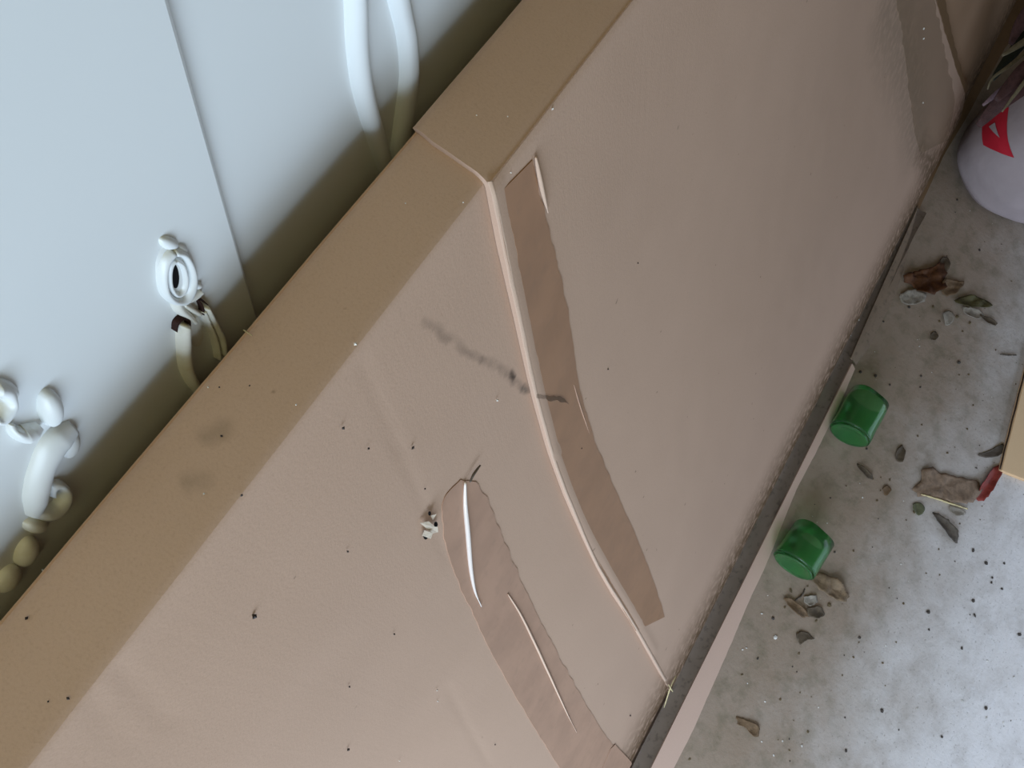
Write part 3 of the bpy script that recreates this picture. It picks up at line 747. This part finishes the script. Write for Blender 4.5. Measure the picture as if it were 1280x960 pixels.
# ------------------------------------------------------------------ green bottle bases
k = Mat('green_plastic', srgb(138, 214, 146), 0.14, 0.5)
k.b.inputs['Transmission Weight'].default_value = 0.92; k.b.inputs['IOR'].default_value = 1.35
k.bump(k.noise(14, 2), 0.15, 0.004)
M_green = k.done()
M_green.use_backface_culling = False
def bottle(near, far, r, L, label, seed):
    A = at_floor(near, r + 0.001); B = at_floor(far, r + 0.001)
    ax = unit(np.array([B[0] - A[0], B[1] - A[1], 0])); side = np.array([-ax[1], ax[0], 0]); up = np.array([0, 0, 1.0])
    root = empty('bottle_base', (A[0], A[1], 0)); tag(root, label, 'bottle', 'cut green bottle bases')
    n = 40; rnd = random.Random(seed)
    def ringed(name, prof, th=0.0011, cut=None):
        outer = [(u, rad) for u, rad in prof]
        inner = [(u + (th if rad < r * .9 else 0), max(rad - (th if rad > r * .9 else 0), 0)) for u, rad in prof][::-1]
        P_ = outer + inner; V = []
        for i, (u, rad) in enumerate(P_):
            for q in range(n):
                w = 2 * math.pi * q / n
                uu = u + (cut(w) if cut and i in (len(prof) - 1, len(prof)) else 0)
                dent = 1 - 0.06 * math.exp(-((w - 1.4) / 0.5) ** 2) * min(1, max(uu, 0) / 0.03) - 0.010 * math.sin(3 * w + seed)
                V.append(A + ax * uu + rad * dent * (side * math.cos(w) + up * math.sin(w)))
        F = [(i * n + q, i * n + (q + 1) % n, (i + 1) * n + (q + 1) % n, (i + 1) * n + q) for i in range(len(P_) - 1) for q in range(n)]
        if prof[0][1] > 0:
            e = (len(P_) - 1) * n
            F += [(e + q, e + (q + 1) % n, (q + 1) % n, q) for q in range(n)]
        bm = bmesh.new(); vs = [bm.verts.new(v) for v in V]
        for f in F: bm.faces.new([vs[i] for i in f])
        bmesh.ops.remove_doubles(bm, verts=list(bm.verts), dist=1e-6)
        zmin = min(v.co.z for v in bm.verts)
        if zmin < 0.0005:
            for v in bm.verts: v.co.z += 0.0005 - zmin
        return put(from_bm(name, bm, M_green, None, True), root)
    ringed('bottle_wall', [(0.004, r * .985), (0.010, r), (0.02, r), (0.035, r * .985), (0.05, r * .99), (0.07, r), (L * .8, r), (L, r * .98)] if L > 0.0875 else [(0.004, r * .985), (0.010, r), (0.02, r), (0.035, r * .985), (0.05, r * .99), (L, r * .98)], cut=lambda w: 0.003 * math.sin(w + seed) + 0.0015 * math.sin(3 * w))
    ringed('bottle_bottom', [(0.012, 0.0), (0.011, r * .2), (0.007, r * .45), (0.001, r * .7), (0.0, r * .85), (0.002, r * .93)])
    return root
bottle((991, 709), (1020, 664), 0.042, 0.080, 'cut-off green plastic bottle base lying nearer the camera, above the brown litter', 1)
bottle((1061, 545), (1090, 492), 0.041, 0.100, 'cut-off green plastic bottle base lying farther up the carton, touching its bottom edge', 2)

# ------------------------------------------------------------------ tan cardboard sheet entering at the right edge
c0 = at_floor((1252, 588), 0.013); c1 = at_floor((1284, 462), 0.013); c2 = at_floor((1330, 618), 0.013)
u = c1 - c0; v = c2 - c0
u = unit(u) * 0.34; v = unit(v) * 0.36
sheet_root = empty('cardboard_sheet', (c0[0], c0[1], 0)); tag(sheet_root, 'tan folded cardboard sheet lying flat at the right edge of the picture', 'cardboard')
M_tan = cardboard('tan_board', srgb(236, 202, 162))
for z0, z1, sh, nm in ((0.0006, 0.0055, 0.000, 'lower_layer'), (0.0058, 0.0125, 0.004, 'upper_layer')):
    bm = bmesh.new(); o_ = c0 + sh * (unit(u) * 0.4 + unit(v) * 0.4) * (1 if nm == 'lower_layer' else 0)
    q = [o_, o_ + u, o_ + u + v, o_ + v]
    lo = [bm.verts.new((p[0], p[1], z0)) for p in q]; hi = [bm.verts.new((p[0], p[1], z1)) for p in q]
    bm.faces.new(lo[::-1]); bm.faces.new(hi)
    for i in range(4): bm.faces.new((lo[i], lo[(i + 1) % 4], hi[(i + 1) % 4], hi[i]))
    bmesh.ops.bevel(bm, geom=list(bm.edges), offset=0.0012, segments=2, affect='EDGES')
    put(from_bm(nm, bm, M_tan), sheet_root)
V, F = tube([c0 + unit(u) * t + np.array([0, 0, -0.004 + 0.0006 * math.sin(t * 90)]) - unit(v) * 0.0016 for t in np.linspace(0.004, 0.33, 30)], 0.0016, 6)
put(mesh('dark_edge', V, F, leaf_mat('edge_dark', srgb(70, 52, 40))), sheet_root)['label'] = 'dark line along the left edge'  # thin dark tube along the left side of the sheet

# ------------------------------------------------------------------ white sack with a red print, and the dry fronds on it
sc_ = at_floor((1318, 176), 0.17)
sack = empty('sack', (sc_[0], sc_[1], 0)); tag(sack, 'round white plastic sack with red printed arrow, standing at the far right', 'sack')
k = Mat('white_sack', srgb(168, 154, 156), 0.5, 0.3); k.mix(k.noise(9, 3, lo=0.4, hi=0.7), srgb(150, 138, 140), 0.5); k.bump(k.noise(18, 3), 0.3, 0.006)
M_sack = k.done()
M_print = plain('red_print', srgb(190, 36, 54), 0.45, 0.4, 0.05, 60, 0.1)
RS, HS = 0.155, 0.34
def sack_pt(th, t, off=0.0):
    prof = [(0, 0.0), (0.05, 0.72), (0.14, 0.92), (0.30, 1.0), (0.5, 1.0), (0.68, 0.94), (0.82, 0.80), (0.93, 0.52), (1.0, 0.18)]
    r = RS * float(np.interp(t, [p[0] for p in prof], [p[1] for p in prof]))
    r *= 1 + 0.02 * math.sin(3 * th + 4 * t) + 0.012 * math.sin(7 * th - 5 * t)
    r += off
    return (sc_[0] + r * math.cos(th), sc_[1] + r * math.sin(th), 0.001 + HS * t)
ts = np.linspace(0, 1, 36); n = 56
V = [sack_pt(2 * math.pi * q / n, t) for t in ts for q in range(n)]
F = [(i * n + q, i * n + (q + 1) % n, (i + 1) * n + (q + 1) % n, (i + 1) * n + q) for i in range(35) for q in range(n)]
F.append(tuple(range(35 * n, 36 * n)))
put(mesh('sack_body', V, F, M_sack), sack)
def sack_hit(p):
    r = ray(p); best = (9, None)
    for th in np.linspace(0, 2 * math.pi, 240, endpoint=False):
        for t in np.linspace(0.1, 1.0, 60):
            q = np.array(sack_pt(th, t)) - CAM
            L = q @ r / (r @ r); e = np.linalg.norm(q - L * r) + 0.15 * L * np.linalg.norm(r)
            if e < best[0]: best = (e, (th, t))
    return best[1]
def patch(name, px, mat, off, sub=6):
    uv_ = [sack_hit(p) for p in px]
    c = np.mean(uv_, 0); bm = bmesh.new(); n_ = len(uv_)
    ring = []
    for i in range(n_):
        a, b = np.array(uv_[i]), np.array(uv_[(i + 1) % n_])
        for s_ in range(sub): ring.append(a + (b - a) * s_ / sub)
    rows = [[bm.verts.new(sack_pt(*(c + (q - c) * k_), off)) for q in ring] for k_ in (0.02, 0.35, 0.7, 1.0)]
    N = len(ring)
    for r_ in range(3):
        for i in range(N): bm.faces.new((rows[r_][i], rows[r_][(i + 1) % N], rows[r_ + 1][(i + 1) % N], rows[r_ + 1][i]))
    bm.faces.new(rows[0][::-1])
    return put(from_bm(name, bm, mat, None, True), sack)
patch('red_print', [(1232, 142), (1262, 134), (1269, 196), (1248, 190), (1230, 181)], M_print, 0.0015)['label'] = 'red printed arrow'
patch('white_print', [(1238, 158), (1244, 154), (1252, 172)], M_sack, 0.003, 4)

M_frond = leaf_mat('dry_frond', srgb(78, 52, 50)); M_frond2 = leaf_mat('grey_frond', srgb(112, 100, 78)); M_frond3 = leaf_mat('mauve_frond', srgb(120, 96, 100))
fr = empty('dry_fronds', (sc_[0] + 0.05, sc_[1] + 0.02, 0.3)); tag(fr, 'bunch of dark dry palm fronds lying over the white sack', 'fronds')
def blade(px, zs, w, mat):
    P = smooth_path(px, 16); Z = np.interp(np.linspace(0, 1, 16), np.linspace(0, 1, len(zs)), zs)
    path = np.array([at_floor(p, z) for p, z in zip(P, Z)]); V = []
    for i in range(16):
        t = unit(path[min(i + 1, 15)] - path[max(i - 1, 0)]); sd = unit(np.cross(t, [0, 0, 1.0])); k_ = w * math.sin(math.pi * (0.06 + 0.88 * i / 15)) ** 0.6
        V += [path[i] + sd * k_ + np.array([0, 0, 0.3 * k_]), path[i], path[i] - sd * k_ + np.array([0, 0, 0.3 * k_])]
    bm = bmesh.new(); vs = [bm.verts.new(tuple(v_)) for v_ in V]
    for f in grid_faces(16, 3): bm.faces.new([vs[i] for i in f])
    bmesh.ops.recalc_face_normals(bm, faces=bm.faces)
    bmesh.ops.solidify(bm, geom=list(bm.faces), thickness=0.0012)
    put(from_bm('frond_blade', bm, mat, None, True), fr)
for px, zs, w, mat in [
    ([(1222, 158), (1246, 132), (1272, 112), (1330, 70)], [0.30, 0.34, 0.37, 0.40], 0.017, M_frond),
    ([(1228, 132), (1252, 112), (1276, 96), (1330, 62)], [0.33, 0.36, 0.38, 0.42], 0.007, M_frond3),
    ([(1234, 112), (1240, 98), (1262, 82), (1286, 62), (1330, 34)], [0.34, 0.36, 0.38, 0.40, 0.44], 0.004, M_frond2),
    ([(1244, 126), (1264, 104), (1284, 84), (1330, 50)], [0.36, 0.38, 0.40, 0.43], 0.014, M_frond),
    ([(1252, 140), (1270, 116), (1290, 92), (1330, 66)], [0.36, 0.385, 0.405, 0.43], 0.004, M_frond2),
    ([(1252, 70), (1268, 60), (1290, 46), (1330, 20)], [0.36, 0.38, 0.40, 0.42], 0.007, M_frond2),
    ([(1262, 56), (1272, 34), (1288, 10), (1310, -30)], [0.36, 0.38, 0.40, 0.42], 0.014, M_frond),
    ([(1240, 100), (1262, 70), (1284, 44), (1320, 4)], [0.33, 0.35, 0.37, 0.40], 0.012, leaf_mat('green_black_frond', srgb(44, 46, 36)))]:
    blade(px, zs, w, mat)

# ------------------------------------------------------------------ straws and crumbs caught on the carton
def on_card(name, px, r, mat, label, cat, off=0.0055, group=None):
    P = smooth_path(px, 12); path = [surf(*at_face(p), off) for p in P]
    V, F = tube(path, [r * (0.6 + 0.4 * math.sin(math.pi * i / 11)) for i in range(12)], 6)
    return tag(mesh(name, V, F, mat), label, cat, group)
on_card('straw', [(297, 408), (305, 413), (316, 421)], 0.0003, M_straw, 'thin straw lying on the carton top near the keyhole', 'straw', 0.0008)
on_card('straw', [(841, 842), (834, 856), (826, 882)], 0.0011, M_straw, 'long pale straw at the foot of the cut edge', 'straw', 0.0060)
on_card('straw', [(831, 853), (836, 861), (842, 866)], 0.0011, M_straw, 'short pale straw crossing the long one at the carton foot', 'straw', 0.0062)
on_card('twig', [(596, 579), (588, 590), (583, 600)], 0.0009, M_twig, 'thin dark twig tip at the head of the faded tape', 'twig', 0.0022)
def specks(name, mat, label, pts, seed):
    rnd = random.Random(seed); V = []; F = []
    for p, r in pts:
        c = np.array(surf(*at_face(p), 0.0036 if at_face(p)[0] > seam_x(at_face(p)[1]) else 0.0)); b = len(V)
        for dx in ((1, 0, 0), (-1, 0, 0), (0, 1, 0), (0, -1, 0), (0, 0, 1), (0, 0, -1)):
            V.append(c + np.array(dx) * r * 0.6 * rnd.uniform(0.6, 1.2))
        for a, e, g in ((0, 2, 4), (2, 1, 4), (1, 3, 4), (3, 0, 4), (2, 0, 5), (1, 2, 5), (3, 1, 5), (0, 3, 5)): F.append((b + a, b + e, b + g))
    return put(tag(mesh(name, V, F, mat, None, False), None, None, None, 'stuff'), carton)
specks('dark_specks', leaf_mat('speck_dark', srgb(52, 42, 36)), 'dark dirt specks stuck on the carton', [((317, 769), .0024), ((515, 559), .002), ((490, 791), .0014), ((428, 535), .0016), ((312, 482), .0009), ((274, 484), .0009), ((33, 773), .0012), ((85, 873), .0012), ((60, 877), .0007),
    ((302, 619), .0012), ((755, 459), .0018), ((793, 327), .0014), ((433, 688), .0012), ((432, 934), .0018), ((460, 560), .0012), ((433, 856), .0012), ((722, 558), .0018), ((787, 894), .003), ((618, 930), .0016), ((277, 545), .0010), ((530, 610), .0012)], 1)
specks('white_specks', leaf_mat('speck_white', srgb(236, 232, 224), 0.4), 'white dust specks stuck on the carton', [((683, 135), .0014), ((621, 500), .0018), ((260, 484), .0008), ((370, 506), .0010), ((255, 617), .0008), ((42, 706), .0008), ((444, 430), .0012), ((507, 254), .0007), ((594, 150), .0007),
    ((632, 151), .0007), ((544, 861), .0016), ((545, 875), .0014), ((630, 212), .0010), ((579, 253), .0008), ((1152, 36), .005), ((1152, 48), .004), ((1152, 128), .004), ((1074, 400), .003), ((1070, 422), .0025), ((497, 949), .0014)], 2)
